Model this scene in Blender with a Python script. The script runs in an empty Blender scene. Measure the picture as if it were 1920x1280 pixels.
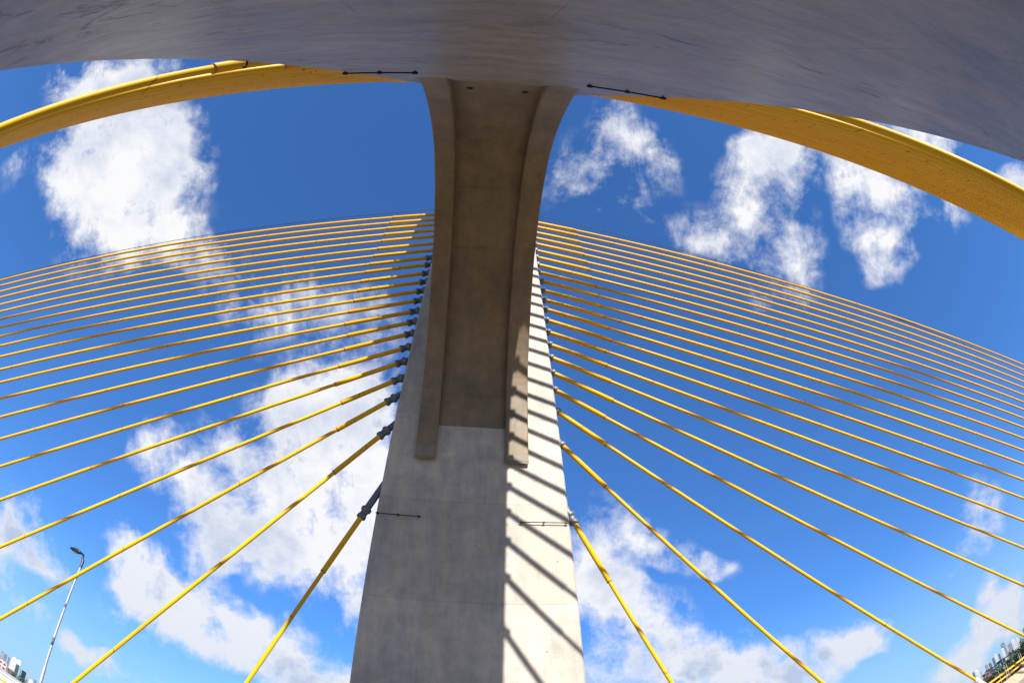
import bpy, bmesh, math, random
from mathutils import Vector, Matrix, Quaternion

random.seed(7)
sc = bpy.context.scene
col = sc.collection
D = 18.0                       # metres from the eye to the foot of the front leg
EYE = 1.65                     # eye height above the bridge deck; the eye is the origin
R = math.radians

# ------------------------------------------------------------------ camera
cam_data = bpy.data.cameras.new('camera')
cam = bpy.data.objects.new('camera', cam_data)
col.objects.link(cam)
CX = Vector((0.995636, -0.091039, -0.020513))
CY = Vector((-0.061681, -0.806923, 0.587427))
CF = Vector((0.070032, 0.583598, 0.809017))
m = Matrix.Identity(4)
for i in range(3):
    m[i][0], m[i][1], m[i][2] = CX[i], CY[i], -CF[i]
cam.matrix_world = m
cam_data.type = 'PANO'
cam_data.sensor_width = 36.0
cam_data.clip_start = 0.05
cam_data.clip_end = 30000
for tgt in (cam_data, getattr(cam_data, 'cycles', None)):
    for k, v in (('panorama_type', 'FISHEYE_EQUISOLID'), ('fisheye_lens', 18.656), ('fisheye_fov', math.pi)):
        try:
            setattr(tgt, k, v)
        except Exception:
            pass
sc.camera = cam

# ------------------------------------------------------------------ exposure
sc.view_settings.view_transform = 'Standard'
sc.view_settings.look = 'None'
sc.view_settings.gamma = 1.0
sc.view_settings.use_curve_mapping = False
sc.view_settings.exposure = 1.3
sc.render.engine = 'CYCLES'
sc.cycles.max_bounces = 6
sc.cycles.use_denoising = True

# ------------------------------------------------------------------ sun
SUN_V = Vector((0.15, -1.0, 0.51)).normalized()
sun_data = bpy.data.lights.new('sun', 'SUN')
sun_data.energy = 4.2
sun_data.angle = R(0.5)
sun_data.color = (1.0, 0.965, 0.91)
sun = bpy.data.objects.new('sun', sun_data)
sun.rotation_euler = SUN_V.to_track_quat('Z', 'Y').to_euler()
sun.location = (0, -40, 120)
col.objects.link(sun)

# ------------------------------------------------------------------ sky
world = bpy.data.worlds.new('World')
sc.world = world
world.use_nodes = True
SKY_STRENGTH = 0.073
SKY_TINT = (.43, .90, 1.60)
CLOUD_LIT = 5.5
CLOUDS = [(-0.8709, 0.5542, 0.1553, 0.0735, -0.101, 0.8), (-0.8282, 0.4558, 0.1697, 0.1173, -0.08, 1.0), (-0.7769, 0.3721, 0.1765, 0.1248, -0.063, 1.2),
 (-0.7338, 0.2698, 0.1408, 0.1045, -0.043, 0.8), (-0.8448, 0.2304, 0.1357, 0.1001, -0.041, 0.6), (-0.6721, 0.2347, 0.0653, 0.0757, -0.035, 0.6),
 (-0.9073, 0.3808, 0.0947, 0.1397, -0.071, 0.5), (-0.7188, 0.4247, 0.0924, 0.1255, -0.067, 0.7), (-1.0559, 0.3981, 0.0897, 0.0396, 0.477, 0.4),
 (-0.5886, 0.1682, 0.0803, 0.0421, -0.183, 0.38), (-0.4759, 0.1138, 0.1534, 0.0621, -0.178, 0.3), (-0.3892, 0.041, 0.1487, 0.0615, -0.004, 0.3),
 (-0.2636, 0.0101, 0.0928, 0.0507, -0.001, 0.36), (-0.3261, 0.0815, 0.0941, 0.0408, -0.006, 0.22), (-0.5304, 0.0416, 0.1219, 0.0836, -0.332, 0.26),
 (-0.2432, 0.0811, 0.0617, 0.0609, -0.005, 0.26), (-0.3259, -0.0407, 0.0836, 0.0509, 0.003, 0.3), (-0.379, -0.1024, 0.1379, 0.0616, 0.009, 0.8),
 (-0.3274, -0.1944, 0.1575, 0.124, 0.015, 1.2), (-0.4042, -0.3006, 0.1294, 0.1379, 0.029, 1.1), (-0.3211, -0.3833, 0.1382, 0.129, 0.03, 1.1),
 (-0.4213, -0.4634, 0.0855, 0.08, -0.315, 0.6), (-0.2741, -0.0812, 0.0724, 0.061, 0.005, 0.6), (-0.3712, -0.2681, 0.1813, 0.189, 0.024, 0.6),
 (-0.2828, -0.5132, 0.0641, 0.1341, 0.035, 0.6), (-0.7245, -0.1932, 0.0518, 0.0576, -0.458, 0.55), (-0.673, -0.2564, 0.0891, 0.0699, -0.553, 0.75),
 (-0.6013, -0.3512, 0.1073, 0.0771, -0.756, 0.9), (-0.5775, -0.1785, 0.0682, 0.0476, 0.024, 0.42), (-0.557, -0.2522, 0.0793, 0.0641, 0.032, 0.45),
 (-0.5518, -0.3926, 0.08, 0.0662, 0.05, 0.5), (-0.8031, -0.3851, 0.0627, 0.045, -0.626, 0.42), (-0.7661, -0.474, 0.1253, 0.0777, -0.54, 0.75),
 (-0.6902, -0.5259, 0.1714, 0.0946, -0.362, 1.0), (-0.6125, -0.6015, 0.1904, 0.0891, -0.378, 0.95), (-0.4764, -0.6442, 0.1652, 0.0745, -0.267, 0.9),
 (-0.3889, -0.686, 0.143, 0.0493, -0.127, 0.8), (-0.7595, -0.6032, 0.1502, 0.054, -0.446, 0.45), (-1.1014, -0.4079, 0.1066, 0.1038, 0.086, 1.0),
 (-1.0218, -0.4849, 0.0661, 0.0372, -0.689, 0.6), (-1.1116, -0.5499, 0.0494, 0.0256, -0.674, 0.35), (-0.9914, -0.6356, 0.0905, 0.0308, -0.603, 0.5),
 (-0.9254, -0.6651, 0.0722, 0.027, -0.514, 0.42), (-0.8361, -0.7044, 0.107, 0.0364, -0.432, 0.5), (-1.057, -0.5872, 0.0618, 0.0249, -0.583, 0.3),
 (0.2118, 0.4288, 0.068, 0.0756, 0.023, 0.46), (0.2523, 0.3708, 0.0721, 0.0649, -0.52, 0.44), (0.102, 0.3263, 0.0716, 0.0942, 0.008, 0.36),
 (0.1632, 0.306, 0.0719, 0.0522, 0.013, 0.36), (0.1949, 0.359, 0.0622, 0.0847, 0.017, 0.3), (0.2983, 0.3189, 0.0622, 0.0535, -0.332, 0.26),
 (0.2344, 0.2446, 0.0666, 0.047, -0.338, 0.42), (0.4929, 0.3356, 0.0835, 0.1025, 0.039, 0.85), (0.528, 0.3696, 0.0905, 0.0656, 0.046, 0.6),
 (0.5444, 0.2094, 0.0732, 0.0847, 0.027, 0.44), (0.5712, 0.152, 0.0624, 0.058, 0.02, 0.45), (0.4023, 0.2269, 0.0977, 0.062, 0.357, 0.42),
 (0.3486, 0.2051, 0.0747, 0.0411, 0.356, 0.36), (0.4552, 0.1759, 0.0871, 0.0625, 0.019, 0.36), (0.5088, 0.1038, 0.0885, 0.0521, 0.012, 0.34),
 (0.6893, 0.3447, 0.0828, 0.0848, -0.645, 0.68), (0.7338, 0.2698, 0.0825, 0.1035, -0.28, 0.68), (0.7671, 0.1837, 0.0807, 0.0654, 0.031, 0.75),
 (0.8733, 0.2764, 0.073, 0.0618, -0.428, 0.5), (0.7992, 0.3284, 0.0941, 0.0552, -0.439, 0.38), (0.7959, 0.4532, 0.1249, 0.0602, -0.083, 0.75),
 (0.8716, 0.4302, 0.0778, 0.0547, -0.077, 0.65), (1.1247, 0.338, 0.0693, 0.0722, 0.072, 1.3), (0.1649, -0.4225, 0.0934, 0.1185, -0.017, 0.95),
 (0.1875, -0.5103, 0.1156, 0.0666, -0.024, 0.85), (0.2943, -0.536, 0.0997, 0.0657, -0.393, 0.8), (0.1792, -0.6061, 0.0744, 0.0691, -0.027, 0.65),
 (0.3083, -0.6166, 0.0981, 0.0583, -0.047, 0.7), (0.443, -0.6537, 0.1364, 0.072, -0.069, 1.1), (0.2564, -0.673, 0.1413, 0.0536, -0.043, 0.9),
 (0.6648, -0.6482, 0.1273, 0.0653, 0.268, 0.85), (0.7234, -0.6177, 0.0506, 0.0491, -0.099, 0.6), (0.5618, -0.6995, 0.1194, 0.0373, -0.091, 0.75),
 (0.7757, -0.6352, 0.0391, 0.0312, -0.107, 0.5), (0.3433, -0.411, 0.0933, 0.0371, -0.379, 0.5), (0.2736, -0.382, 0.0526, 0.0375, -0.026, 0.42),
 (0.4093, -0.4408, 0.0676, 0.0268, -0.383, 0.35), (1.0056, -0.4, 0.0666, 0.08, -0.356, 0.62), (1.0496, -0.5552, 0.0331, 0.0356, -0.114, 0.6),
 (1.0481, -0.675, 0.1479, 0.0725, 0.592, 0.85), (1.1027, -0.5928, 0.0882, 0.0878, 0.57, 0.8), (0.9461, -0.7125, 0.1073, 0.0469, 0.622, 0.5),
 (0.9576, -0.4788, 0.0479, 0.0199, 0.598, 0.28)]



class NT:
    def __init__(self, tree):
        self.t = tree
        tree.nodes.clear()

    def n(self, kind, **kw):
        nd = self.t.nodes.new(kind)
        for k, v in kw.items():
            setattr(nd, k, v)
        return nd

    def put(self, sock, v):
        if v is None:
            return
        if hasattr(v, 'is_output'):
            self.t.links.new(v, sock)
        else:
            sock.default_value = v

    def math(self, op, a, b=None, c=None, clamp=False):
        nd = self.n('ShaderNodeMath', operation=op, use_clamp=clamp)
        for s, v in zip(nd.inputs, (a, b, c)):
            self.put(s, v)
        return nd.outputs[0]

    def vec(self, op, a, b=None, s=None):
        nd = self.n('ShaderNodeVectorMath', operation=op)
        self.put(nd.inputs[0], a)
        self.put(nd.inputs[1], b)
        if s is not None:
            self.put(nd.inputs['Scale'], s)
        return nd.outputs['Value'] if op in ('DOT_PRODUCT', 'LENGTH') else nd.outputs[0]

    def noise(self, v, scale, detail=4, rough=.55, dist=0., lac=2.0, colour=False):
        nd = self.n('ShaderNodeTexNoise')
        self.put(nd.inputs['Vector'], v)
        nd.inputs['Scale'].default_value = scale
        nd.inputs['Detail'].default_value = detail
        nd.inputs['Roughness'].default_value = rough
        nd.inputs['Distortion'].default_value = dist
        nd.inputs['Lacunarity'].default_value = lac
        return nd.outputs['Color' if colour else 'Fac']

    def step(self, v, lo, hi, a=0., b=1., smooth=True):
        nd = self.n('ShaderNodeMapRange', interpolation_type='SMOOTHSTEP' if smooth else 'LINEAR')
        self.put(nd.inputs[0], v)
        for i, q in enumerate((lo, hi, a, b)):
            self.put(nd.inputs[i + 1], q)
        return nd.outputs[0]

    def mix(self, f, a, b, mode='MIX'):
        nd = self.n('ShaderNodeMix', data_type='RGBA', blend_type=mode)
        self.put(nd.inputs[0], f)
        for s, v in ((nd.inputs[6], a), (nd.inputs[7], b)):
            if isinstance(v, tuple) and len(v) == 3:
                v = v + (1.0,)
            self.put(s, v)
        return nd.outputs[2]

    def mapping(self, v, scale=(1, 1, 1), loc=(0, 0, 0), rot=(0, 0, 0), kind='POINT'):
        nd = self.n('ShaderNodeMapping', vector_type=kind)
        self.put(nd.inputs[0], v)
        nd.inputs['Location'].default_value = loc
        nd.inputs['Rotation'].default_value = rot
        nd.inputs['Scale'].default_value = scale
        return nd.outputs[0]


def build_sky():
    w = NT(world.node_tree)
    d = w.n('ShaderNodeTexCoord').outputs['Generated']
    sky = w.n('ShaderNodeTexSky', sky_type='NISHITA')
    sky.sun_disc = False
    sky.sun_elevation = math.asin(SUN_V.z)
    sky.sun_rotation = math.atan2(SUN_V.x, SUN_V.y)
    sky.altitude = 740
    sky.air_density = 1.0
    sky.dust_density = 0.25
    sky.ozone_density = 1.6
    # the photograph's tone: a softer sky gradient and a cool white balance
    gm = w.n('ShaderNodeGamma')
    gm.inputs['Gamma'].default_value = .83
    w.put(gm.inputs['Color'], sky.outputs[0])
    blue = w.mix(1.0, gm.outputs[0], SKY_TINT, 'MULTIPLY')
    # pale haze all round the horizon
    hz = w.step(w.vec('DOT_PRODUCT', d, (0, 0, 1)), .34, -.02, 0, .85)
    blue = w.mix(hz, blue, (2.2, 3.5, 4.9))
    # clouds: each one is placed by its direction (stereographic plane about one fixed direction)
    ax = w.vec('DOT_PRODUCT', d, tuple(CX))
    ay = w.vec('DOT_PRODUCT', d, tuple(CY))
    az = w.vec('DOT_PRODUCT', d, tuple(CF))
    k = w.math('DIVIDE', 2.0, w.math('MAXIMUM', w.math('ADD', az, 1.0), 0.05))
    cmb = w.n('ShaderNodeCombineXYZ')
    w.put(cmb.inputs[0], w.math('MULTIPLY', ax, k))
    w.put(cmb.inputs[1], w.math('MULTIPLY', ay, k))
    p = cmb.outputs[0]
    # ragged edges: the plane is displaced by two noises
    nz = w.noise(p, 5.0, 3, .6, colour=True)
    off = w.vec('SCALE', w.vec('SUBTRACT', nz, (.5, .5, .5)), s=.16)
    q = w.vec('ADD', p, w.vec('MULTIPLY', off, (1, 1, 0)))
    total = None
    for (cx, cy, rx, ry, rot, wt) in CLOUDS:
        mp = w.mapping(q, (rx * 1.31, ry * 1.31, 1), (cx, cy, 0), (0, 0, rot), 'TEXTURE')
        g = w.n('ShaderNodeTexGradient', gradient_type='SPHERICAL')
        w.put(g.inputs[0], mp)
        if total is None:
            total = w.math('MULTIPLY', g.outputs['Fac'], wt)
        else:
            total = w.math('MULTIPLY_ADD', g.outputs['Fac'], wt, total)
    # the rest of the sky, behind the eye, carries the same scattered fair-weather cloud
    rest = w.math('MULTIPLY', w.step(az, .35, .0), w.step(w.noise(d, 2.2, 3, .5), .5, .75, 0, .9))
    total = w.math('MINIMUM', w.math('ADD', total, rest), 1.15)
    f1 = w.noise(p, 5.5, 12, .62, .15)
    f2 = w.noise(w.mapping(p, (1, 1, 1), (3.1, 1.7, .4)), 15.0, 12, .66, .25)
    wisp = w.noise(w.mapping(p, (1, .40, 1), (7.1, 2.7, .4), (0, 0, .5)), 8.0, 12, .70, .8)
    fb = w.math('ADD', w.math('MULTIPLY', w.math('SUBTRACT', f1, .5), 2.3),
                w.math('ADD', w.math('MULTIPLY', w.math('SUBTRACT', f2, .5), 1.65), w.math('MULTIPLY', w.math('SUBTRACT', wisp, .5), 1.45)))
    dens = w.math('ADD', w.math('MULTIPLY', total, 1.0), w.math('MULTIPLY', fb, w.step(total, .02, .30, .0, 1.)))
    alpha = w.math('POWER', w.step(dens, .10, .90, smooth=False), 1.45)
    # cloud lit from its upper right: compare the density a little way towards the light
    q2 = w.vec('ADD', p, (.030, .035, 0))
    g1 = w.noise(q2, 6.0, 10, .60, .25)
    lit = w.math('SUBTRACT', f1, g1)
    belly = w.noise(w.mapping(p, (1, 1, 1), (.6, 5.2, 0)), 3.6, 6, .58, .3)
    thick = w.step(dens, .45, 1.2)
    shade = w.math('MULTIPLY', thick, w.math('ADD', w.step(belly, .36, .62, 0, .9), w.math('MULTIPLY', lit, -3.4)), clamp=True)
    low = w.step(w.vec('DOT_PRODUCT', d, (0, 0, 1)), .60, .05)
    shade = w.math('MULTIPLY', shade, w.math('MULTIPLY_ADD', low, .55, .70), clamp=True)
    shade = w.math('MAXIMUM', shade, w.math('MULTIPLY', low, .50))
    white = (CLOUD_LIT, CLOUD_LIT * 1.0, CLOUD_LIT * 1.02, 1)
    grey = (CLOUD_LIT * .52, CLOUD_LIT * .61, CLOUD_LIT * .80, 1)
    cl = w.mix(shade, white, grey)
    res = w.mix(w.math('MULTIPLY', alpha, .97), blue, cl)
    bg = w.n('ShaderNodeBackground')
    w.put(bg.inputs[0], res)
    bg.inputs[1].default_value = SKY_STRENGTH
    out = w.n('ShaderNodeOutputWorld')
    w.put(out.inputs[0], bg.outputs[0])


build_sky()
world.cycles.sampling_method = 'MANUAL'
world.cycles.sample_map_resolution = 512

# ------------------------------------------------------------------ materials
def material(name):
    mt = bpy.data.materials.new(name)
    mt.use_nodes = True
    w = NT(mt.node_tree)
    b = w.n('ShaderNodeBsdfPrincipled')
    o = w.n('ShaderNodeOutputMaterial')
    w.put(o.inputs[0], b.outputs[0])
    return mt, w, b


def bump(w, b, h, strength, dist):
    bp = w.n('ShaderNodeBump')
    bp.inputs['Strength'].default_value = strength
    bp.inputs['Distance'].default_value = dist
    w.put(bp.inputs['Height'], h)
    w.put(b.inputs['Normal'], bp.outputs[0])


def concrete(name, base, rough, coat=0., lift=3.9, streak=(1.2, 1.2, .10), smear=False, ior=1.5, board=1.0):
    """cast concrete: cloudy tone, runs of dirt, form-board lines, lift joints and blow holes"""
    mt, w, b = material(name)
    pos = w.n('ShaderNodeNewGeometry').outputs['Position']
    sep = w.n('ShaderNodeSeparateXYZ')
    w.put(sep.inputs[0], pos)
    x, y, z = sep.outputs
    big = w.noise(pos, .35, 4, .6)
    mid = w.noise(pos, 1.7, 6, .65, .4)
    run = w.noise(w.mapping(pos, streak), 1.6, 5, .6)
    fine = w.noise(pos, 28., 4, .6)
    tone = w.math('ADD', w.math('MULTIPLY', w.math('SUBTRACT', big, .5), .75),
                  w.math('ADD', w.math('MULTIPLY', w.math('SUBTRACT', mid, .5), .72),
                         w.math('ADD', w.math('MULTIPLY', w.math('SUBTRACT', run, .5), .75),
                                w.math('MULTIPLY', w.math('SUBTRACT', fine, .5), .34))))
    drip = w.noise(w.mapping(pos, (5.5, 5.5, .16), (3, 8, 2)), 1.0, 5, .65)
    tone = w.math('MULTIPLY_ADD', w.math('SUBTRACT', drip, .5), .30 * board, tone)
    tone = w.math('ADD', tone, 1.0)
    # lift joints every few metres and narrow form boards
    zj = w.math('ADD', z, w.math('MULTIPLY', w.math('SUBTRACT', w.noise(pos, .8, 2), .5), .05))
    fz = w.math('FRACT', w.math('DIVIDE', w.math('ADD', zj, 60.3), lift))
    joint = w.step(w.math('ABSOLUTE', w.math('SUBTRACT', fz, .5)), .0, .008, 1., 0.)
    cell = w.n('ShaderNodeTexWhiteNoise', noise_dimensions='1D')
    w.put(cell.inputs['W'], w.math('FLOOR', w.math('ADD', w.math('DIVIDE', w.math('ADD', zj, 60.3), lift), .5)))
    tone = w.math('MULTIPLY', tone, w.step(cell.outputs['Value'], 0, 1, .95, 1.04, False))
    bw = .62
    bx = w.math('DIVIDE', w.math('ADD', x, w.math('MULTIPLY', y, .31)), bw)
    fx = w.math('FRACT', bx)
    bline = w.step(w.math('ABSOLUTE', w.math('SUBTRACT', fx, .5)), .0, .03, 1., 0.)
    bgate = w.step(w.noise(w.mapping(pos, (1, 1, .35)), 1.1, 3), .45, .6)
    bline = w.math('MULTIPLY', w.math('MULTIPLY', bline, bgate), board)
    hole = w.n('ShaderNodeTexVoronoi', feature='F1')
    w.put(hole.inputs['Vector'], pos)
    hole.inputs['Scale'].default_value = 1.25
    pit = w.step(hole.outputs['Distance'], .028, .05, 1., 0.)
    hole2 = w.n('ShaderNodeTexVoronoi', feature='F1')
    w.put(hole2.inputs['Vector'], w.vec('ADD', pos, (7.7, 3.1, 1.9)))
    hole2.inputs['Scale'].default_value = 4.
    pit2 = w.math('MULTIPLY', w.step(hole2.outputs['Distance'], .05, .11, 1., 0.), w.step(mid, .5, .62))
    dark = w.math('ADD', w.math('MULTIPLY', joint, .13), w.math('ADD', w.math('MULTIPLY', bline, .15),
                  w.math('ADD', w.math('MULTIPLY', pit, .45), w.math('MULTIPLY', pit2, .16))))
    tone = w.math('MULTIPLY', tone, w.math('SUBTRACT', 1.0, dark, clamp=True))
    # hairline cracks with pale bloom
    cr = w.n('ShaderNodeTexVoronoi', feature='DISTANCE_TO_EDGE')
    w.put(cr.inputs['Vector'], w.vec('ADD', w.mapping(pos, (.35, .35, .22)),
                                     w.vec('SCALE', w.noise(pos, 1.3, 5, .6, colour=True), s=.5)))
    cr.inputs['Scale'].default_value = .55
    crack = w.math('MULTIPLY', w.step(cr.outputs['Distance'], .0015, .006, 1., 0.), w.step(big, .52, .6))
    tone = w.math('MULTIPLY_ADD', crack, .22, tone)
    dirt = None
    if smear:
        # scuffs and run-off stains gathered in patches, pale laitance, long fair joints
        sm = w.noise(w.mapping(pos, (.55, 1.1, 1.1)), 2.6, 8, .72, 1.2)
        where = w.step(w.noise(w.mapping(pos, (.25, .5, .5), (4, 1, 0)), 1.0, 4, .6), .46, .60)
        blot = w.math('MULTIPLY', w.step(sm, .54, .64), where)
        thin = w.noise(w.mapping(pos, (.22, 2.6, 2.6), (2, 5, 1), (0, .18, 0)), 2.0, 7, .7, .6)
        scr = w.math('MULTIPLY', w.step(thin, .60, .68), w.step(big, .44, .56))
        tone = w.math('MULTIPLY', tone, w.math('MULTIPLY_ADD', blot, -.36, 1.0))
        tone = w.math('MULTIPLY', tone, w.math('MULTIPLY_ADD', scr, -.14, 1.0))
        pale = w.step(w.noise(w.mapping(pos, (.10, .9, .9), (9, 0, 0)), 1.5, 7, .65, .5), .54, .74)
        rub = w.noise(w.mapping(pos, (1.0, 1.7, 1.7), (1, 2, 7)), 1.9, 9, .68, .8)
        tone = w.math('MULTIPLY', tone, w.step(rub, .30, .70, .72, 1.28, False))
        tone = w.math('MULTIPLY_ADD', pale, .26, tone)
        px = w.math('FRACT', w.math('DIVIDE', w.math('ADD', x, 31.3), 2.44))
        vj = w.step(w.math('ABSOLUTE', w.math('SUBTRACT', px, .5)), .0, .004, 1., 0.)
        tone = w.math('MULTIPLY', tone, w.math('MULTIPLY_ADD', w.math('MULTIPLY', vj, w.step(mid, .45, .6)), -.35, 1.0))
        dirt = blot
    tint = w.mix(w.step(run, .35, .7), (base[0], base[1], base[2]), (base[0] * 1.03, base[1] * .96, base[2] * .86))
    c = w.vec('MULTIPLY', tint, None)
    cmb = w.n('ShaderNodeCombineXYZ')
    for i in range(3):
        w.put(cmb.inputs[i], tone)
    nd = c.node
    w.put(nd.inputs[1], cmb.outputs[0])
    w.put(b.inputs['Base Color'], nd.outputs[0])
    rr = w.step(mid, .3, .7, rough - .07, rough + .10, False)
    if dirt is not None:
        rr = w.math('MULTIPLY_ADD', dirt, .25, rr)
    w.put(b.inputs['Roughness'], rr)
    b.inputs['IOR'].default_value = ior
    if coat:
        b.inputs['Coat Weight'].default_value = coat
        b.inputs['Coat Roughness'].default_value = .26
    h = w.math('SUBTRACT', w.math('ADD', w.math('MULTIPLY', fine, .25), w.math('MULTIPLY', mid, .6)),
               w.math('ADD', joint, w.math('ADD', w.math('MULTIPLY', bline, .5), pit)))
    if smear:
        h = w.math('ADD', h, w.math('MULTIPLY', rub, 1.3))
    bump(w, b, h, .45 if smear else .35, .03 if smear else .012)
    return mt


def plain(name, c, rough=.5, metal=0., var=.25, scale=3., spec=.5):
    mt, w, b = material(name)
    co = w.n('ShaderNodeTexCoord').outputs['Object']
    n1 = w.noise(co, scale, 5, .6)
    n2 = w.noise(co, scale * 7, 3, .6)
    f = w.math('ADD', w.math('MULTIPLY', n1, .7), w.math('MULTIPLY', n2, .3))
    w.put(b.inputs['Base Color'], w.mix(w.step(f, .3, .7), tuple(q * (1 - var) for q in c), tuple(min(1, q * (1 + var * .5)) for q in c)))
    w.put(b.inputs['Roughness'], w.step(n1, .3, .7, max(.05, rough - .1), min(1, rough + .12), False))
    b.inputs['Metallic'].default_value = metal
    b.inputs['Specular IOR Level'].default_value = spec
    return mt


def stay_yellow(name):
    """yellow polyethylene duct: welded every few metres, a raised helical fillet, dust along the run"""
    mt, w, b = material(name)
    co = w.n('ShaderNodeTexCoord').outputs['Object']
    rnd = w.n('ShaderNodeObjectInfo').outputs['Random']
    sep = w.n('ShaderNodeSeparateXYZ')
    w.put(sep.inputs[0], co)
    x, y, z = sep.outputs
    ang = w.math('DIVIDE', w.math('ARCTAN2', y, x), 2 * math.pi)
    zz = w.math('MULTIPLY_ADD', rnd, 37.0, z)
    # weld rings, a little askew
    f = w.math('FRACT', w.math('MULTIPLY_ADD', x, .25, w.math('DIVIDE', zz, 5.9)))
    ring = w.step(w.math('ABSOLUTE', w.math('SUBTRACT', f, .5)), .0, .0075, 1., 0.)
    # helical fillet
    hf = w.math('FRACT', w.math('ADD', w.math('DIVIDE', zz, .62), ang))
    fil = w.step(w.math('ABSOLUTE', w.math('SUBTRACT', hf, .5)), .0, .045, 1., 0.)
    sh = w.n('ShaderNodeCombineXYZ')
    w.put(sh.inputs[0], x)
    w.put(sh.inputs[1], y)
    w.put(sh.inputs[2], zz)
    dust = w.noise(w.mapping(sh.outputs[0], (5, 5, .35)), 1., 4, .6)
    spot = w.noise(w.mapping(sh.outputs[0], (7, 7, 1.2)), 1., 3, .6)
    c = w.mix(w.step(dust, .35, .72), (.70, .375, .006), (.60, .305, .008))
    c = w.mix(w.math('MULTIPLY', rnd, .22), c, (.50, .255, .010))
    c = w.mix(w.math('MULTIPLY', w.step(spot, .70, .80), .35), c, (.33, .17, .02))
    c = w.mix(w.math('MULTIPLY', ring, .7), c, (.05, .035, .01))
    c = w.mix(w.math('MULTIPLY', fil, .06), c, (.35, .19, .01))
    w.put(b.inputs['Base Color'], c)
    w.put(b.inputs['Roughness'], w.step(dust, .3, .7, .34, .50, False))
    b.inputs['Specular IOR Level'].default_value = .14
    return mt


M = {}
M['mast'] = concrete('mast_concrete', (.368, .330, .282), .60, 0., 3.9, ior=1.4)
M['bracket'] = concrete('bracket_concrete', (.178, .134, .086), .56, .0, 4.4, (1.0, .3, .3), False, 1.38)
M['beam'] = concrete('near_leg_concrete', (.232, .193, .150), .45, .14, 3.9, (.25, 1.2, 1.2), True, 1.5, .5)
M['patch'] = concrete('patch_mortar', (.185, .158, .122), .6, .0, 2.3, ior=1.36)
M['deck'] = concrete('deck_concrete', (.33, .275, .205), .7, 0., 50., (.6, .6, .6))
M['barrier'] = concrete('barrier_concrete', (.33, .26, .175), .7, 0., 50., (1., 1., 1.))
M['yellow'] = stay_yellow('yellow_duct')
M['band'] = plain('weathered_band', (.42, .21, .012), .5, 0, .3, 9)
M['rail'] = plain('yellow_paint', (.72, .34, .03), .35, 0, .2, 4)
M['steel_dark'] = plain('dark_steel', (.125, .13, .14), .5, .3, .3, 5)
M['steel_grey'] = plain('grey_steel', (.17, .175, .185), .45, .4, .35, 4)
M['pole'] = plain('pole_paint', (.27, .28, .28), .45, .2, .2, 2)
M['black'] = plain('black_iron', (.012, .011, .010), .55, .2, .3, 8)
M['white_steel'] = plain('white_pipe', (.72, .71, .68), .4, 0, .15, 4)
M['lamp_body'] = plain('lamp_housing', (.020, .022, .035), .35, .2, .2, 6)
M['lamp_glass'] = plain('lamp_lens', (.45, .44, .40), .12, 0, .1, 6)
M['hole'] = plain('drain_shade', (.006, .005, .004), .8, 0, .1, 6)  # flat black standing for the shade inside the drain holes


# ------------------------------------------------------------------ mesh helpers
class MB:
    """collects polygons and links them as one mesh object"""

    def __init__(self):
        self.v, self.f, self.sm = [], [], []

    def poly(self, pts, smooth=False):
        i = len(self.v)
        self.v += [tuple(p) for p in pts]
        self.f.append(tuple(range(i, i + len(pts))))
        self.sm.append(smooth)

    def grid(self, rows, smooth=True, closed=False):
        i = len(self.v)
        nu = len(rows[0])
        for r in rows:
            self.v += [tuple(p) for p in r]
        for a in range(len(rows) - 1):
            for b in range(nu if closed else nu - 1):
                c = (b + 1) % nu
                self.f.append((i + a * nu + b, i + a * nu + c, i + (a + 1) * nu + c, i + (a + 1) * nu + b))
                self.sm.append(smooth)

    def box(self, lo, hi):
        x0, y0, z0 = lo
        x1, y1, z1 = hi
        i = len(self.v)
        self.v += [(x0, y0, z0), (x1, y0, z0), (x1, y1, z0), (x0, y1, z0), (x0, y0, z1), (x1, y0, z1), (x1, y1, z1), (x0, y1, z1)]
        for q in ((0, 3, 2, 1), (4, 5, 6, 7), (0, 1, 5, 4), (1, 2, 6, 5), (2, 3, 7, 6), (3, 0, 4, 7)):
            self.f.append(tuple(i + k for k in q))
            self.sm.append(False)

    def lathe(self, prof, seg=14, cap=True):
        """prof: (radius, z) pairs about local Z"""
        rows = [[(r * math.cos(2 * math.pi * k / seg), r * math.sin(2 * math.pi * k / seg), z) for k in range(seg)] for r, z in prof]
        self.grid(rows, True, True)
        if cap:
            self.poly(rows[0][::-1])
            self.poly(rows[-1])

    def tube(self, path, rad, seg=10, cap=True):
        rows = []
        path = [Vector(p) for p in path]
        up = None
        for i, p in enumerate(path):
            t = (path[min(i + 1, len(path) - 1)] - path[max(i - 1, 0)]).normalized()
            if up is None:
                up = t.orthogonal().normalized()
            up = (up - t * up.dot(t)).normalized()
            s = t.cross(up)
            r = rad[i] if isinstance(rad, (list, tuple)) else rad
            rows.append([p + (up * math.cos(2 * math.pi * k / seg) + s * math.sin(2 * math.pi * k / seg)) * r for k in range(seg)])
        self.grid(rows, True, True)
        if cap:
            self.poly(rows[0][::-1])
            self.poly(rows[-1])

    def mesh(self, name, mat):
        me = bpy.data.meshes.new(name)
        me.from_pydata(self.v, [], self.f)
        me.polygons.foreach_set('use_smooth', self.sm)
        me.materials.append(mat)
        bm = bmesh.new()
        bm.from_mesh(me)
        bmesh.ops.recalc_face_normals(bm, faces=bm.faces[:])
        bm.to_mesh(me)
        bm.free()
        me.update()
        return me

    def build(self, name, mat, parent=None, loc=None):
        o = bpy.data.objects.new(name, self.mesh(name, mat))
        col.objects.link(o)
        if parent is not None:
            o.parent = parent
        if loc is not None:
            o.location = loc
        return o


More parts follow.
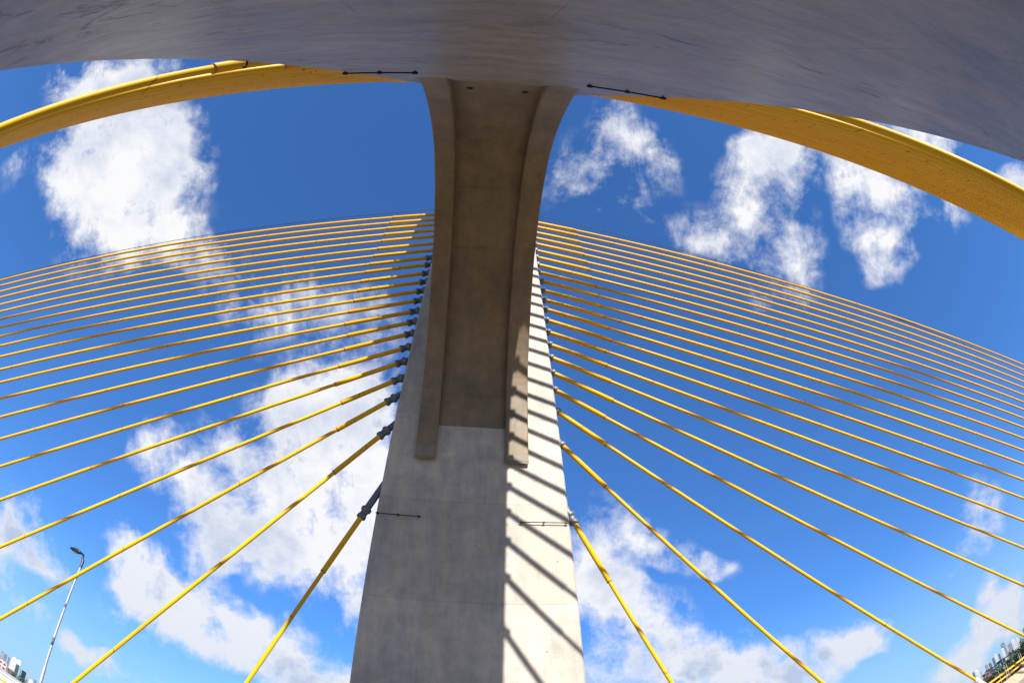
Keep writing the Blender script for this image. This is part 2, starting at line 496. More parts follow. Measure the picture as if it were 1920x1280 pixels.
def tag(o, label=None, cat=None, group=None, kind=None):
    for k, v in (('label', label), ('category', cat), ('group', group), ('kind', kind)):
        if v:
            o[k] = v
    return o


def thing(name, label, cat, loc=(0, 0, 0), group=None, rot=None):
    o = bpy.data.objects.new(name, None)
    o.empty_display_size = .5
    col.objects.link(o)
    o.location = loc
    if rot is not None:
        o.rotation_mode = 'QUATERNION'
        o.rotation_quaternion = rot
    return tag(o, label, cat, group)


def put(name, mesh, parent, loc=(0, 0, 0), rotz=0., scale=None):
    o = bpy.data.objects.new(name, mesh)
    col.objects.link(o)
    o.parent = parent
    o.location = loc
    o.rotation_euler.z = rotz
    if scale:
        o.scale = scale
    return o


def interp(xs, ys, x):
    """monotone-ish cubic (Catmull-Rom) through the given points"""
    n = len(xs)
    if x <= xs[0]:
        return ys[0] + (ys[1] - ys[0]) / (xs[1] - xs[0]) * (x - xs[0])
    if x >= xs[-1]:
        return ys[-1] + (ys[-1] - ys[-2]) / (xs[-1] - xs[-2]) * (x - xs[-1])
    for i in range(n - 1):
        if x <= xs[i + 1]:
            h = xs[i + 1] - xs[i]
            t = (x - xs[i]) / h
            m0 = (ys[i + 1] - ys[max(i - 1, 0)]) / (xs[i + 1] - xs[max(i - 1, 0)]) * h
            m1 = (ys[min(i + 2, n - 1)] - ys[i]) / (xs[min(i + 2, n - 1)] - xs[i]) * h
            return ((2 * t ** 3 - 3 * t ** 2 + 1) * ys[i] + (t ** 3 - 2 * t ** 2 + t) * m0
                    + (-2 * t ** 3 + 3 * t ** 2) * ys[i + 1] + (t ** 3 - t ** 2) * m1)


# ------------------------------------------------------------------ setting
DECK_Z = -EYE
GROUND_Z = -14.0
g = MB()
n = 48
ring0 = [(7000 * math.cos(2 * math.pi * k / n), 7000 * math.sin(2 * math.pi * k / n), GROUND_Z) for k in range(n)]
g.poly(ring0)
ground_mat, gw, gb = material('ground_city')
gp = gw.n('ShaderNodeNewGeometry').outputs['Position']
gf = gw.noise(gp, .012, 6, .6)
gf2 = gw.noise(gp, .15, 4, .6)
gw.put(gb.inputs['Base Color'], gw.mix(gw.step(gf, .42, .55), gw.mix(gf2, (.07, .085, .035), (.11, .10, .06)),
                                       gw.mix(gf2, (.20, .17, .14), (.27, .24, .20))))
gb.inputs['Roughness'].default_value = .9
tag(g.build('ground', ground_mat), kind='structure')

# the bridge deck, straight along X; its front edge carries the front stays
dk = MB()
x0, x1 = -170., 175.
FE, BE = 1.10 * D, -.16 * D
prof = [(BE, DECK_Z), (FE, DECK_Z), (FE, DECK_Z - .5), (FE - 3.0, DECK_Z - 1.6), (BE + 3., DECK_Z - 1.6), (BE, DECK_Z - .5)]
for a, b_ in zip(prof, prof[1:] + prof[:1]):
    dk.poly([(x0, a[0], a[1]), (x1, a[0], a[1]), (x1, b_[0], b_[1]), (x0, b_[0], b_[1])])
dk.poly([(x0, p[0], p[1]) for p in prof])
dk.poly([(x1, p[0], p[1]) for p in prof][::-1])
tag(dk.build('road_deck', M['deck']), kind='structure')

# ------------------------------------------------------------------ the tower
# two legs lean towards each other across the deck; an arched portal beam joins them.
# the eye stands right at the foot of the near leg, whose inner face leans over it
tower = thing('bridge_tower', 'tall pale concrete bridge tower of two leaning legs joined by an arched portal beam', 'bridge tower', (0, D * .5, DECK_Z))
tower_inv = -tower.location


def tpart(mb, name, mat, label=None, parent=None):
    o = mb.build(name, mat, parent or tower, tower_inv if parent is None else None)
    if label:
        o['label'] = label
    return o


LEAN, TAPER, W0, XC, YF, Y2 = .175, .0386, .2210, .0155, 1.005, -.034
MF = lambda z: YF * D - LEAN * z           # inner face of the front leg at height z
NF = lambda z: Y2 * D + LEAN * z           # inner face of the near leg


def leg_half(z):
    return W0 * D - TAPER * z


def leg(face, sgn, w0, taper, ch=.06):
    mb = MB()
    rows = []
    for z in [DECK_Z - .2] + [D * .15 * k for k in range(14)]:
        hw = w0 * D - taper * z
        xl, xr, yf = XC * D - hw, XC * D + hw, face(z)
        yb = yf + sgn * (.24 * D - .02 * z)
        rows.append([(xl + ch, yf, z), (xr - ch, yf, z), (xr, yf + sgn * ch, z), (xr, yb - sgn * ch, z), (xr - ch, yb, z), (xl + ch, yb, z), (xl, yb - sgn * ch, z), (xl, yf + sgn * ch, z)])
    mb.grid(rows, False, True)
    mb.poly(rows[0][::-1])
    mb.poly(rows[-1])
    return mb


tpart(leg(MF, 1, .2255, .0430), 'tower_leg', M['mast'], 'front leg, grey in shade with a sunlit strip at right')
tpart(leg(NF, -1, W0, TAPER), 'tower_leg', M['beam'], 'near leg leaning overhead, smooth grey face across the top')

# the arched portal beam: two flanges with a recessed web between them (Y, Z of the soffit)
AP = [(.8640, .752), (.8615, .765), (.8555, .79), (.849, .816), (.832, .884), (.800, .966), (.742, 1.039), (.652, 1.109), (.575, 1.149), (.483, 1.160), (.411, 1.150), (.352, 1.127), (.306, 1.101), (.267, 1.067),
      (.228, 1.024), (.196, .981), (.171, .942), (.151, .907), (.134, .874), (.120, .840), (.106, .80), (.09, .75)]
NS = 110
ts = list(range(len(AP)))
path = []
for k in range(NS + 1):
    t = (len(AP) - 1) * k / NS
    path.append([interp(ts, [a[i] for a in AP], t) for i in range(2)] + [-.1160, .1310])
norm = []
for k in range(NS + 1):
    a, b_ = path[max(k - 1, 0)], path[min(k + 1, NS)]
    dy, dz = b_[0] - a[0], b_[1] - a[1]
    l = math.hypot(dy, dz)
    norm.append((dz / l, -dy / l))          # points up, away from the soffit


def strip(x_in, x_out, depth0, top):
    mb = MB()
    rows = []
    c = .0022
    for k in range(NS + 1):
        y, z, xl, xr = path[k]
        ny, nz = norm[k]
        xa, xb = x_in(xl, xr), x_out(xl, xr)
        s = 1 if xb > xa else -1
        dk_ = depth0 * (1. if depth0 == 0 else min(1., .55 + .45 * max(0., (k - 12) / 20)))
        pf = [(xa, dk_ + c), (xa + s * c, dk_), (xb - s * c, dk_), (xb, dk_ + c)]
        row = [(px * D, (y + ny * dp) * D, (z + nz * dp) * D) for px, dp in pf]
        yt = .4855 + (y - .4855) * .86
        row += [(xb * D, yt * D, top * D), (xa * D, yt * D, top * D)]
        rows.append(row)
    mb.grid(rows, False, True)
    mb.poly(rows[0][::-1])
    mb.poly(rows[-1])
    return mb


IN = .615
RC = .021
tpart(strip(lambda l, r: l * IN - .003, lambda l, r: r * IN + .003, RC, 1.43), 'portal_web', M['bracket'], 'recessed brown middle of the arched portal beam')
tpart(strip(lambda l, r: l * IN, lambda l, r: l, 0., 1.45), 'portal_flange', M['bracket'], 'left flange of the arched portal beam')
tpart(strip(lambda l, r: r * IN, lambda l, r: r, 0., 1.45), 'portal_flange', M['bracket'], 'right flange of the arched portal beam')

# thin mortar patches on the feet of the flanges
for xa, xb, za, zb in ((-.1155, -.0725, .757, .785), (.0815, .1305, .757, .772)):
    pm = MB()
    f = [(xa, za), (xb, za), (xb, zb), (xa, zb)]
    fy = lambda z: interp([.752, .765, .79, .816], [.8640, .8615, .8555, .849], z)
    lo = [(x * D, fy(z) * D - .012, z * D) for x, z in f]
    hi = [(x * D, fy(z) * D + .05, z * D) for x, z in f]
    pm.poly(lo)
    pm.poly(hi[::-1])
    for i in range(4):
        j = (i + 1) % 4
        pm.poly([lo[i], hi[i], hi[j], lo[j]])
    tpart(pm, 'mortar_patch', M['patch'])

# drain holes: short pipe mouths, the shade inside painted as a flush black bore
def drain(x, y, z, direction):
    q = Vector(direction).to_track_quat('Z', 'Y')
    e = MB()
    e.lathe([(.105, -.25), (.105, .014), (.09, .014), (.088, -.02)], 14, False)
    o = tpart(e, 'drain_hole', M['black'])
    o.rotation_mode = 'QUATERNION'
    o.rotation_quaternion = q
    o.location = Vector((x, y, z)) + tower_inv
    i = MB()
    i.lathe([(.0885, -.10), (.0885, .010)], 14, True)
    i.build('shade_disc', M['hole'], o)


def web_at(yq):
    """point of the web surface whose Y/Z slope seen from the eye equals yq"""
    c = lambda k: ((path[k][0] + norm[k][0] * RC) * D, (path[k][1] + norm[k][1] * RC) * D)
    best = min(range(6, NS - 5), key=lambda k: abs(c(k)[0] / c(k)[1] - yq))
    return c(best) + (norm[best],)


for gx, gy in ((-.0435, .150), (.059, .150), (-.044, .999), (.062, .999)):
    y, z, nn = web_at(gy)
    drain(gx * z, y, z, (0, -nn[0], -nn[1]))

# thin fixing rails on the mast face and under the beam edge
def fixing_rail(a, b, off, nclip=3):
    a, b, off = Vector(a), Vector(b), Vector(off)
    r = MB()
    r.tube([a + off, b + off], .018, 8)
    o = tpart(r, 'fixing_rail', M['black'])
    for k in range(nclip):
        t = .04 + .92 * k / (nclip - 1)
        p = a.lerp(b, t)
        c = MB()
        c.tube([p - off * .3, p + off * 1.05], .014, 6)
        q = p + off
        u = (b - a).normalized() * .05
        c.tube([q - u, q + u], .034, 8)
        c.build('clip', M['black'], o)


ZR = .616 * D
for sx0, sx1 in ((-.1835, -.0905), (.109, .2095)):
    fixing_rail((sx0 * D, MF(ZR), ZR), (sx1 * D, MF(ZR), ZR), (0, -.10, 0))
    fixing_rail((sx0 * D * .97, NF(ZR), ZR), (sx1 * D * .97, NF(ZR), ZR), (0, .055, 0))
hk = MB()
zk = .375 * D
p0 = Vector((XC * D - leg_half(zk) + .1, NF(zk), zk))
hk.tube([p0 + Vector((0, -.1, 0)), p0 + Vector((0, .05, .0)), p0 + Vector((-.015, .08, -.02)), p0 + Vector((-.05, .085, -.05))], .017, 8)
tpart(hk, 'pipe_hook', M['black'])

# ------------------------------------------------------------------ stays
R_PIPE, R_SLEEVE = .076, .102
collar_prof = [(.145, 0.), (.195, .01), (.205, .04), (.205, .12), (.17, .15), (.145, .19), (.14, .33), (.175, .36), (.182, .48), (.14, .51)]


def lathe_mesh(name, prof, mat, seg=16):
    b = MB()
    b.lathe(prof, seg)
    return b.mesh(name, mat)


me_collar_dark = lathe_mesh('collar', collar_prof, M['steel_dark'])
me_collar_grey = lathe_mesh('collar', collar_prof, M['steel_grey'])  # right collars: their sunlit look put into a lighter steel
ORD = ['lowest', 'second lowest', 'third lowest', 'fourth lowest', 'fifth lowest', 'sixth lowest', 'seventh lowest', 'eighth lowest', 'ninth lowest', 'tenth lowest', 'eleventh lowest',
       'eleventh from the top', 'tenth from the top', 'ninth from the top', 'eighth from the top', 'seventh from the top', 'sixth from the top', 'fifth from the top', 'fourth from the top', 'third from the top', 'second from the top', 'topmost']


def stay(A, B, t_sock, t_joint, label, group, collar, guide):
    A, B = Vector(A), Vector(B)
    L = (B - A).length
    d = (B - A) / L
    root = thing('stay_cable', label, 'stay cable', A, group, d.to_track_quat('Z', 'Y'))
    ext = 1.0 / max(-d.z, .2)                      # on down to the deck
    pb = MB()
    pb.lathe([(R_PIPE, t_joint - .12), (R_PIPE, L - 1.8)], 14)
    put('pipe', pb.mesh('pipe', M['yellow']), root)
    sb = MB()
    sb.lathe([(R_SLEEVE, t_sock), (R_SLEEVE, t_joint - .02), (R_SLEEVE - .012, t_joint)], 16)
    put('sleeve', sb.mesh('sleeve', M['yellow']), root)
    jb = MB()
    jb.lathe([(R_SLEEVE + .002, t_joint - .05), (R_SLEEVE + .004, t_joint - .045), (R_SLEEVE + .004, t_joint + .008), (R_PIPE + .004, t_joint + .012)], 16)
    put('joint_band', jb.mesh('joint_band', M['band']), root)
    put('collar', collar, root, (0, 0, t_sock - .34))
    gb_ = MB()
    gb_.lathe([(.135, -.6), (.135, max(t_sock - .3, .02))], 14)
    put('guide_pipe', gb_.mesh('guide_pipe', guide), root)
    ab = MB()
    ab.lathe([(R_PIPE + .035, L - 1.95), (R_PIPE + .05, L - 1.9), (R_PIPE + .05, L + ext)], 14)
    put('anchor_pipe', ab.mesh('anchor_pipe', M['white_steel']), root)
    return root


# (anchor X, Y, Z on the leg, X at the deck, collar, end of the thick sleeve), all in units of D, top to bottom
FRONT_L = [(-0.1218, 0.7141, 1.7272, -7.8931, 0.0493, 0.1972), (-0.1231, 0.7199, 1.6948, -7.5531, 0.0443, 0.2002), (-0.1243, 0.7256, 1.6632, -7.2131, 0.0395, 0.2036), (-0.1257, 0.732, 1.6276, -6.9474, 0.034, 0.2037), (-0.127, 0.7383, 1.5929, -6.5647, 0.0288, 0.2057), (-0.1286, 0.7456, 1.5522, -6.3123, 0.0226, 0.2084), (-0.13, 0.7522, 1.5157, -6.0009, 0.0171, 0.2118), (-0.1315, 0.7591, 1.4772, -5.6758, 0.0198, 0.2162), (-0.1328, 0.7654, 1.4422, -5.3283, 0.0178, 0.2212), (-0.1344, 0.7728, 1.4012, -5.0226, 0.0197, 0.2246), (-0.1359, 0.7799, 1.3618, -4.6651, 0.0199, 0.2249), (-0.1375, 0.787, 1.3222, -4.2724, 0.0232, 0.2276), (-0.139, 0.7943, 1.2816, -3.9467, 0.0244, 0.2323), (-0.1407, 0.802, 1.2391, -3.5666, 0.0282, 0.2333), (-0.1423, 0.8094, 1.1976, -3.1751, 0.0274, 0.2141), (-0.1439, 0.8172, 1.1543, -2.7938, 0.0277, 0.214), (-0.1458, 0.8258, 1.1068, -2.407, 0.0316, 0.2189), (-0.1476, 0.8341, 1.0607, -2.0344, 0.0357, 0.221), (-0.1496, 0.8435, 1.0084, -1.6492, 0.0374, 0.1959), (-0.1516, 0.8527, 0.9571, -1.2549, 0.0493, 0.2074), (-0.1546, 0.8671, 0.8771, -0.8786, 0.0614, 0.2206), (-0.1601, 0.8927, 0.7349, -0.4984, 0.121, 0.2866)]
FRONT_R = [(0.1532, 0.716, 1.7168, 8.0592, 0.044, 0.1716), (0.1544, 0.7212, 1.6877, 7.7192, 0.039, 0.1753), (0.1557, 0.7277, 1.6516, 7.3792, 0.0328, 0.1776), (0.157, 0.7337, 1.6183, 7.0392, 0.0275, 0.1816), (0.1583, 0.7396, 1.5855, 6.6992, 0.0234, 0.1841), (0.1597, 0.7463, 1.5483, 6.3592, 0.0172, 0.1874), (0.1611, 0.7527, 1.5129, 6.0356, 0.0127, 0.1895), (0.1625, 0.7594, 1.4757, 5.7339, 0.008, 0.1921), (0.164, 0.7661, 1.4383, 5.3851, 0.0034, 0.2007), (0.1655, 0.7732, 1.3987, 5.0645, 0.0021, 0.2003), (0.1671, 0.7808, 1.3568, 4.7076, 0.0011, 0.2037), (0.1687, 0.7881, 1.3163, 4.345, 0.003, 0.2061), (0.1702, 0.795, 1.2778, 3.9634, 0.0047, 0.2127), (0.1718, 0.8027, 1.2348, 3.5921, 0.0051, 0.2147), (0.1736, 0.811, 1.1889, 3.2314, 0.0068, 0.1921), (0.1753, 0.8191, 1.144, 2.8484, 0.005, 0.1895), (0.1771, 0.8271, 1.0992, 2.4706, 0.0078, 0.1934), (0.179, 0.8361, 1.0495, 2.0685, 0.0104, 0.1973), (0.181, 0.8454, 0.9978, 1.6861, 0.0135, 0.1716), (0.1834, 0.8564, 0.9364, 1.3155, 0.0158, 0.176), (0.1866, 0.8716, 0.8521, 0.9114, 0.0239, 0.1837), (0.1924, 0.8986, 0.7022, 0.5199, 0.0679, 0.2375)]
ZB = -.06
POS = ['first', 'second', 'third', 'fourth', 'fifth', 'sixth', 'seventh', 'eighth', 'ninth', 'tenth', 'eleventh', 'twelfth', 'thirteenth', 'fourteenth', 'fifteenth', 'sixteenth', 'seventeenth', 'eighteenth', 'nineteenth', 'twentieth', 'twenty first', 'last']
for side, data in (('left', FRONT_L), ('right', FRONT_R)):
    for i, (ax, ay, az, xb, tc, tj) in enumerate(data):
        k = 21 - i
        hid = i < (7 if side == 'left' else 9)
        tcol = .27 if hid else max(tc, .012) * D + .2
        stay((ax * D, ay * D, az * D), (xb * D, .953 * D, ZB * D), tcol, tj * D,
             'yellow stay cable on the %s of the mast, %s of its fan' % (side, ORD[k]),
             'stay cables fanning out from the front leg', me_collar_dark if side == 'left' else me_collar_grey, M['steel_dark'] if side == 'left' else M['steel_grey'])  # right side in the lighter steel, its sunlight put into the colour
for side, data in (('left', FRONT_L), ('right', FRONT_R)):
    for i, (ax, ay, az, xb, tc, tj) in enumerate(data):
        k = 21 - i
        f = k / 21
        sl = (.015 + .005 * f) if side == 'left' else (-.040 + .065 * f)
        stay((ax * D, (.953 - ay) * D, az * D), (xb * D, sl * abs(xb) * D, ZB * D), max(tc, .012) * D + .2, tj * D,
             'yellow stay cable of the packed band upper %s, %s from its rim' % (side, POS[k]),
             'stay cables packed in the upper bands', me_collar_dark, M['steel_grey'])

# thin dark wires above each front fan
for side, a, b in (('left', (-.1215 * D, .708 * D, 1.762 * D), (-7.14 * D, .953 * D, .10 * D)), ('right', (.1524 * D, .7073 * D, 1.765 * D), (6.58 * D, .953 * D, .10 * D))):
    wm = MB()
    wm.tube([a, b], .018, 6)
    tag(wm.build('guard_wire', M['black']), 'thin dark wire running just above the topmost yellow stay on the %s' % side, 'wire', 'guard wires above the stays')

# ------------------------------------------------------------------ edge barrier with its yellow rails
barrier = thing('edge_barrier', 'low tan concrete barrier with two yellow tube rails along the deck edge', 'barrier', (0, 1.03 * D, DECK_Z))
BX0, BX1 = -70., 90.
bb = MB()
pr = [(-.32, .0), (-.26, .10), (-.14, .30), (-.11, .62), (.11, .62), (.11, 0.)]
for a, c in zip(pr, pr[1:] + pr[:1]):
    bb.poly([(BX0, a[0], a[1]), (BX1, a[0], a[1]), (BX1, c[0], c[1]), (BX0, c[0], c[1])])
bb.poly([(BX0, p[0], p[1]) for p in pr])
bb.poly([(BX1, p[0], p[1]) for p in pr][::-1])
bb.build('barrier_wall', M['barrier'], barrier)
for zr, rr in ((1.14, .065), (.86, .055)):
    rb = MB()
    rb.tube([(BX0, -.02, zr), (BX1, -.02, zr)], rr, 10)
    rb.build('tube_rail', M['rail'], barrier)
post = MB()
post.tube([(0, .08, .60), (0, .10, .8), (0, .07, 1.0), (0, -.02, 1.14)], .05, 8)
post.tube([(0, .0, .60), (0, .0, .86)], .035, 8)
post.box((-.12, -.09, .615), (.12, .10, .64))
post_me = post.mesh('rail_post', M['steel_dark'])
for k in range(80):
    put('rail_post', post_me, barrier, (BX0 + 1 + k * 2.0, 0, 0))


# ------------------------------------------------------------------ street lamps
def street_lamp(name, label, loc, h, r0, r1, arm, azim, group=None, size=1.0, heads=1):
    root = thing(name, label, 'street lamp', loc, group)
    p = MB()
    p.lathe([(r0 * 1.9, 0), (r0 * 1.9, .06), (r0, .10), (r0 * .9, h * .33), (r0 * .72, h * .34), ((r0 + r1) * .42, h * .66), (r1, h * .67), (r1, h)], 12)
    p.build('pole', M['pole'], root)
    for s in range(heads):
        az_ = azim + math.pi * s
        u = Vector((math.cos(az_), math.sin(az_), 0))
        a = MB()
        e = Vector((0, 0, h))
        pts = [e - Vector((0, 0, .35)), e, e + u * .12 * size + Vector((0, 0, .22 * size)), e + u * arm * .4 + Vector((0, 0, .34 * size)), e + u * arm + Vector((0, 0, .40 * size))]
        a.tube(pts, [r1 * 1.25, r1 * 1.25, r1 * 1.1, r1, r1], 8)
        a.build('arm', M['lamp_body'], root)
        hd = MB()
        c = pts[-1]
        side = Vector((-u.y, u.x, 0))
        rows = []
        for t, wd, up, dn in ((0, .05, .05, .05), (.08, .11, .09, .07), (.3, .17, .13, .09), (.6, .19, .12, .09), (.85, .15, .08, .07), (1.0, .06, .03, .04), (1.03, .01, .0, .01)):
            q = c + u * (t * .85 * size) + Vector((0, 0, .05 * t))
            rows.append([q + side * (wd * size * math.cos(g)) + Vector((0, 0, (up if math.sin(g) > 0 else dn) * size * math.sin(g))) for g in [2 * math.pi * j / 12 for j in range(12)]])
        hd.grid(rows, True, True)
        hd.poly(rows[0][::-1])
        hd.poly(rows[-1])
        hd.build('lamp_head', M['lamp_body'], root)
        ln = MB()
        rows = []
        for rad, dz in ((.0, -.035), (.6, -.03), (1., 0.)):
            q = c + u * (.5 * .85 * size) + Vector((0, 0, -.072 * size + dz * size))
            rows.append([q + u * (.24 * size * rad * math.cos(g)) + side * (.13 * size * rad * math.sin(g)) for g in [2 * math.pi * j / 12 for j in range(12)]])
        ln.grid(rows, True, True)
        ln.build('lens', M['lamp_glass'], root)
    return root


street_lamp('street_lamp', 'slender grey street lamp with a dark curved head standing by the deck at left', (-.925 * 19.0, 19.0, DECK_Z), 9.0, .095, .06, .34, R(178), None, 1.0)


def pol(az, dist, z):
    a = R(az)
    return Vector((dist * math.sin(a), dist * math.cos(a), z))


for az_, top, dist, lab in ((57.43, .42, 92, 'nearest the right frame edge'), (57.62, .44, 95, 'second from the right frame edge'), (55.69, .38, 110, 'left of the closely set middle pair'),
                            (55.95, .33, 113, 'right of the closely set middle pair'), (54.97, .2, 128, 'above the left end of the yellow rail')):
    street_lamp('street_lamp', 'distant thin street lamp before the dark trees, %s' % lab, pol(az_, dist, GROUND_Z), dist * math.tan(R(top)) - GROUND_Z - .5, .11, .07, 2.6, R(120), 'distant lamps beyond the barrier', 1.6, 1)


# ------------------------------------------------------------------ city
def facade(name, wall, glass, fl=3.2, bay=3.4):
    mt, w, b = material(name)
    co = w.n('ShaderNodeTexCoord').outputs['Object']
    nz = w.noise(co, .05, 4, .6)
    w.put(b.inputs['Base Color'], w.mix(w.step(nz, .3, .7), tuple(q * .86 for q in wall), wall))
    b.inputs['Roughness'].default_value = .7
    return mt


WALLS = {'hall': (.50, .50, .50), 'white': (.74, .72, .68), 'cream': (.78, .68, .52), 'grey': (.30, .31, .34), 'dark': (.13, .145, .19), 'blue': (.20, .25, .33), 'pink': (.62, .36, .31), 'red': (.27, .11, .10), 'beige': (.50, .44, .37), 'teal': (.16, .27, .26)}
WM = {k: facade('facade_' + k, v, None) for k, v in WALLS.items()}
M['window'] = plain('window_glass', (.05, .065, .085), .15, 0, .4, .2)
M['roof'] = plain('flat_roof', (.24, .22, .20), .8, 0, .2, .1)


def tower_block(label, az_, dist, wdeg, top_deg, wall, crown='box', depth=.8, group=None, floors=None, cat='building', name='apartment_tower', twist=0.):
    w_ = dist * math.radians(wdeg)
    dp = w_ * depth
    h = dist * math.tan(R(top_deg)) - GROUND_Z
    root = thing(name, label, cat, pol(az_, dist, GROUND_Z), group)
    root.rotation_euler.z = -R(az_) + twist
    b = MB()
    b.box((-w_ / 2, -dp / 2, 0), (w_ / 2, dp / 2, h * .94))
    b.box((-w_ * .56, -dp * .56, 0), (w_ * .56, dp * .56, min(5., h * .1)))
    b.build('wall', WM[wall], root)
    r = MB()
    r.box((-w_ * .53, -dp * .53, h * .94), (w_ * .53, dp * .53, h * .955))
    if crown == 'box':
        r.box((-w_ * .25, -dp * .3, h * .955), (w_ * .22, dp * .3, h))
    elif crown == 'step':
        r.box((-w_ * .4, -dp * .4, h * .955), (w_ * .4, dp * .4, h * .98))
        r.box((-w_ * .2, -dp * .2, h * .98), (w_ * .2, dp * .2, h))
    else:
        r.box((-w_ * .3, -dp * .3, h * .955), (w_ * .3, dp * .3, h * .97))
        r.lathe([(.5, h * .97), (.15, h)], 6)
    r.build('roof', M['roof'] if wall in ('grey', 'dark', 'red') else WM[wall], root)
    nf = floors or max(3, int(h / 3.4))
    wb = MB()
    nb = max(2, int(w_ / 3.6))
    for f in range(nf):
        z0 = h * .94 * (f + .3) / nf
        z1 = h * .94 * (f + .78) / nf
        for i in range(nb):
            xa = -w_ / 2 + w_ * (i + .2) / nb
            xb = -w_ / 2 + w_ * (i + .8) / nb
            wb.box((xa, -dp / 2 - .06, z0), (xb, -dp / 2 + .1, z1))
        wb.box((-w_ / 2 - .06, -dp * .32, z0), (-w_ / 2 + .1, dp * .32, z1))
        wb.box((w_ / 2 - .1, -dp * .32, z0), (w_ / 2 + .06, dp * .32, z1))
    wo = wb.build('window', M['window'], root)
    wo['kind'] = 'stuff'
    return root


GR = 'towers of the right skyline'
GL = 'buildings of the left skyline'
for a in (
    ('grey apartment tower at the low end of the right skyline', 52.55, 1500, .24, 1.34, 'dark', 'box'),
    ('white twin-slab tower at the low end of the right skyline', 52.95, 1400, .30, 1.28, 'white', 'step'),
    ('slim beige tower beside the white twin-slab tower', 53.3, 1420, .16, .95, 'beige', 'box'),
    ('grey block above the dark red hall on the right', 54.0, 1500, .34, 1.2, 'grey', 'box'),
    ('violet grey block with a mast beside the grey block', 54.42, 1550, .30, 1.16, 'dark', 'mast'),
    ('dark slab left of the white masted tower on the right', 54.88, 1500, .26, 1.42, 'dark', 'box'),
    ('white tower with a tall mast in the right skyline', 55.24, 1450, .28, 1.62, 'white', 'mast'),
    ('slim dark tower right of the white masted tower', 55.58, 1500, .22, 1.42, 'dark', 'box'),
    ('bright white tower before the tallest grey tower', 56.10, 1380, .30, 1.62, 'white', 'step'),
    ('tallest grey tower in the middle of the right skyline', 56.26, 1600, .46, 2.18, 'grey', 'step'),
    ('low beige tower right of the tallest grey tower', 56.62, 1480, .24, 1.12, 'beige', 'box'),
    ('broad grey slab left of the white stepped tower', 56.92, 1550, .44, 1.60, 'grey', 'box'),
    ('white stepped tower toward the right frame edge', 57.40, 1420, .36, 1.70, 'white', 'step'),
    ('pale tower right of the white stepped tower', 57.85, 1460, .30, 1.58, 'cream', 'box'),
    ('blue glass tower beside the pale tower', 58.2, 1500, .26, 1.35, 'blue', 'box'),
    ('tall teal tower at the right frame edge', 58.85, 1500, .40, 2.05, 'teal', 'step'),
):
    tower_block(*a, group=GR)
tower_block('long low dark red hall below the right skyline', 53.9, 700, 1.15, .38, 'red', 'box', .5, GR, 4, 'building', 'hall_building')
for a in (
    ('blue grey tower nearest the left frame edge', -47.28, 1300, .40, 1.98, 'blue', 'box'),
    ('dark blue tower behind the pink block', -46.92, 1350, .34, 1.90, 'dark', 'step'),
    ('dark slab left of the taller cream tower', -46.5, 1300, .22, 1.85, 'dark', 'box'),
    ('taller cream tower on the left skyline', -45.98, 1200, .52, 2.06, 'cream', 'step'),
    ('slim cream tower left of the lamp pole', -45.44, 1220, .36, 2.16, 'cream', 'step'),
    ('teal block beside the slim cream tower', -44.75, 1250, .70, 1.46, 'teal', 'box'),
    ('grey tower just left of the lamp pole', -44.18, 1300, .22, 1.72, 'grey', 'mast'),
    ('white block behind the foot of the lamp pole', -43.75, 1150, .34, 1.0, 'white', 'box'),
    ('violet grey tower right of the lamp pole', -43.3, 1300, .26, 1.35, 'dark', 'box'),
):
    tower_block(*a, group=GL)
tower_block('pink block with few windows at the lower left', -47.0, 620, .95, .98, 'pink', 'box', .7, GL, 5, 'building', 'pink_building')
tower_block('low dark red block below the cream towers', -46.0, 640, .85, .72, 'red', 'box', .6, GL, 5, 'building', 'red_building')

# white vaulted hall, lower left
vh = thing('vaulted_hall', 'white vaulted hall roof with dark seams in the lower left corner', 'hall', pol(-46.6, 260, GROUND_Z))
vh.rotation_euler.z = R(46.6) + .25
nseg = 16
hl, hw, hh = 17., 13., 14.4
rf = MB()
rows = []
for k in range(nseg + 1):
    a = math.pi * k / nseg
    rows.append([(x, -hw * math.cos(a), hh - 5.2 + 5.2 * math.sin(a)) for x in (-hl, -hl * .98, 0, hl * .98, hl)])
rf.grid(rows, True)
rf.build('roof', WM['hall'], vh)
wl = MB()
wl.box((-hl + .4, -hw + .3, 0), (hl - .4, hw - .3, hh - 5.3))
wl.build('wall', WM['white'], vh)
for k in (3, 5, 7):
    a = math.pi * k / nseg
    s = MB()
    y, z = -hw * math.cos(a), hh - 5.2 + 5.2 * math.sin(a)
    s.box((-hl, y - .16, z - .05), (hl, y + .16, z + .14))
    s.build('roof_seam', M['steel_dark'], vh)


# ------------------------------------------------------------------ trees
leaf_mat, lw, lb = material('leaves')
lr = lw.n('ShaderNodeObjectInfo').outputs['Random']
lp = lw.noise(lw.n('ShaderNodeTexCoord').outputs['Object'], .8, 3, .6)
lw.put(lb.inputs['Base Color'], lw.mix(lw.math('ADD', lw.math('MULTIPLY', lr, .4), lw.math('MULTIPLY', lp, .6)), (.018, .036, .012), (.060, .085, .024)))
lb.inputs['Roughness'].default_value = .6
M['bark'] = plain('bark', (.10, .07, .045), .9, 0, .4, 2)


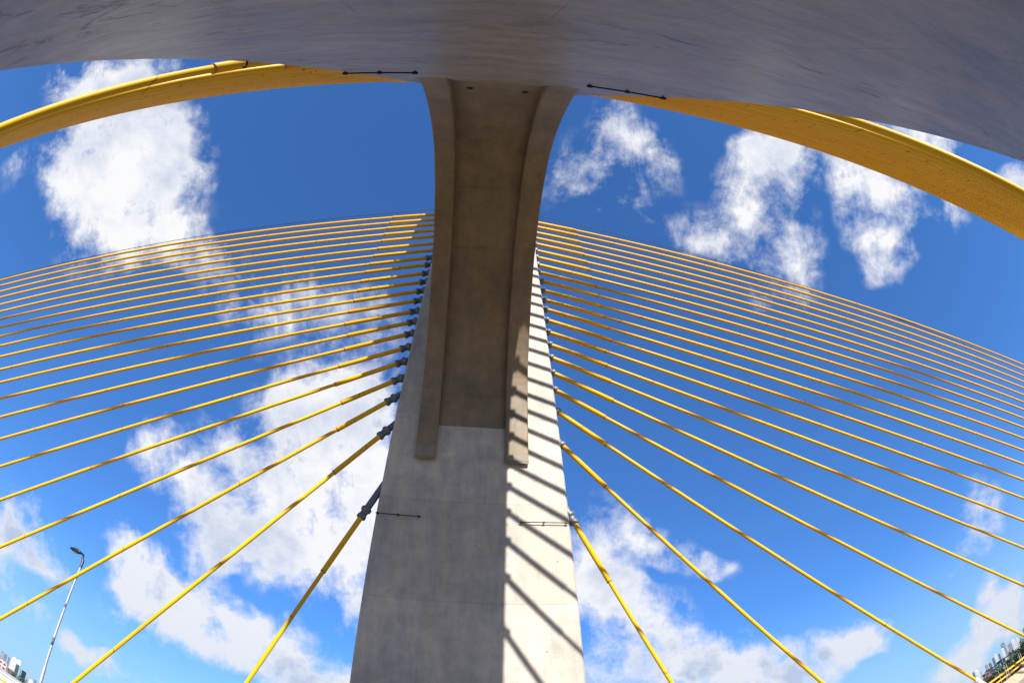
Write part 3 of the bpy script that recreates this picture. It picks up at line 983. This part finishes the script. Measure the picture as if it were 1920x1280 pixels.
def crown_mesh(seed, n=420):
    rnd = random.Random(seed)
    mb = MB()
    lobes = [(Vector((rnd.uniform(-.55, .55), rnd.uniform(-.55, .55), rnd.uniform(.35, 1.2))), rnd.uniform(.34, .6)) for _ in range(9)]
    for _ in range(n):
        c, r = rnd.choice(lobes)
        v = Vector((rnd.gauss(0, 1), rnd.gauss(0, 1), rnd.gauss(0, .8))).normalized() * r * rnd.uniform(.55, 1.05)
        p = c + v
        a = Vector((rnd.gauss(0, 1), rnd.gauss(0, 1), rnd.gauss(0, 1))).normalized()
        b = a.orthogonal().normalized()
        s = rnd.uniform(.07, .15)
        mb.poly([p + a * s, p + b * s * .7, p - a * s, p - b * s * .7])
    return mb.mesh('crown', leaf_mat)


def trunk_mesh(seed):
    rnd = random.Random(seed)
    mb = MB()
    mb.tube([(0, 0, -.9), (.03, .02, -.2), (.0, .05, .4), (.05, 0, .9)], [.09, .07, .05, .02], 7)
    for _ in range(4):
        a = rnd.uniform(0, 6.28)
        mb.tube([(0, 0, rnd.uniform(-.1, .3)), (.25 * math.cos(a), .25 * math.sin(a), .6), (.45 * math.cos(a), .45 * math.sin(a), .95)], [.04, .025, .01], 5)
    return mb.mesh('trunk', M['bark'])


CR = [crown_mesh(s) for s in (3, 5, 9)]
TR = [trunk_mesh(s) for s in (3, 5, 9)]


def tree(az_, dist, top_deg, width, label, group, i):
    top = dist * math.tan(R(top_deg)) - GROUND_Z
    s = top / 2.55
    root = thing('tree', label, 'tree', pol(az_, dist, GROUND_Z), group)
    root.rotation_euler.z = i * 1.7
    k = i % 3
    put('crown', CR[k], root, (0, 0, s * .9), 0, (width, width, s))
    put('trunk', TR[k], root, (0, 0, s * .9), 0, (s * .8, s * .8, s))


rt_ = random.Random(11)
right_trees = [52.9, 53.25, 53.6, 53.95, 54.3, 54.62, 54.95, 55.25, 55.55, 55.85, 56.15, 56.45, 56.75, 57.05, 57.35, 57.65, 57.95, 58.25, 58.55, 58.9]
hill = lambda a: -.55 + (a - 53.0) * .215
NUM = ['first', 'second', 'third', 'fourth', 'fifth', 'sixth', 'seventh', 'eighth', 'ninth', 'tenth', 'eleventh', 'twelfth', 'thirteenth', 'fourteenth', 'fifteenth', 'sixteenth', 'seventeenth', 'eighteenth', 'nineteenth', 'twentieth']
for i, a in enumerate(right_trees):
    tree(a, 235 + rt_.uniform(-18, 18), hill(a) + .25 + rt_.uniform(-.05, .12), rt_.uniform(3.6, 4.6), 'dark leafy tree on the right slope below the towers, %s from its left end' % NUM[i], 'dark trees below the right skyline', i)
for i, a in enumerate((-45.3, -45.0, -44.7, -44.4, -44.1, -43.8, -43.5)):
    tree(a, 300 + rt_.uniform(-15, 15), .62 + rt_.uniform(-.1, .15) - (a + 45.3) * .1, rt_.uniform(4.2, 5.4), 'green tree beside the lamp pole at lower left, %s from the left' % NUM[i], 'trees at lower left', i)
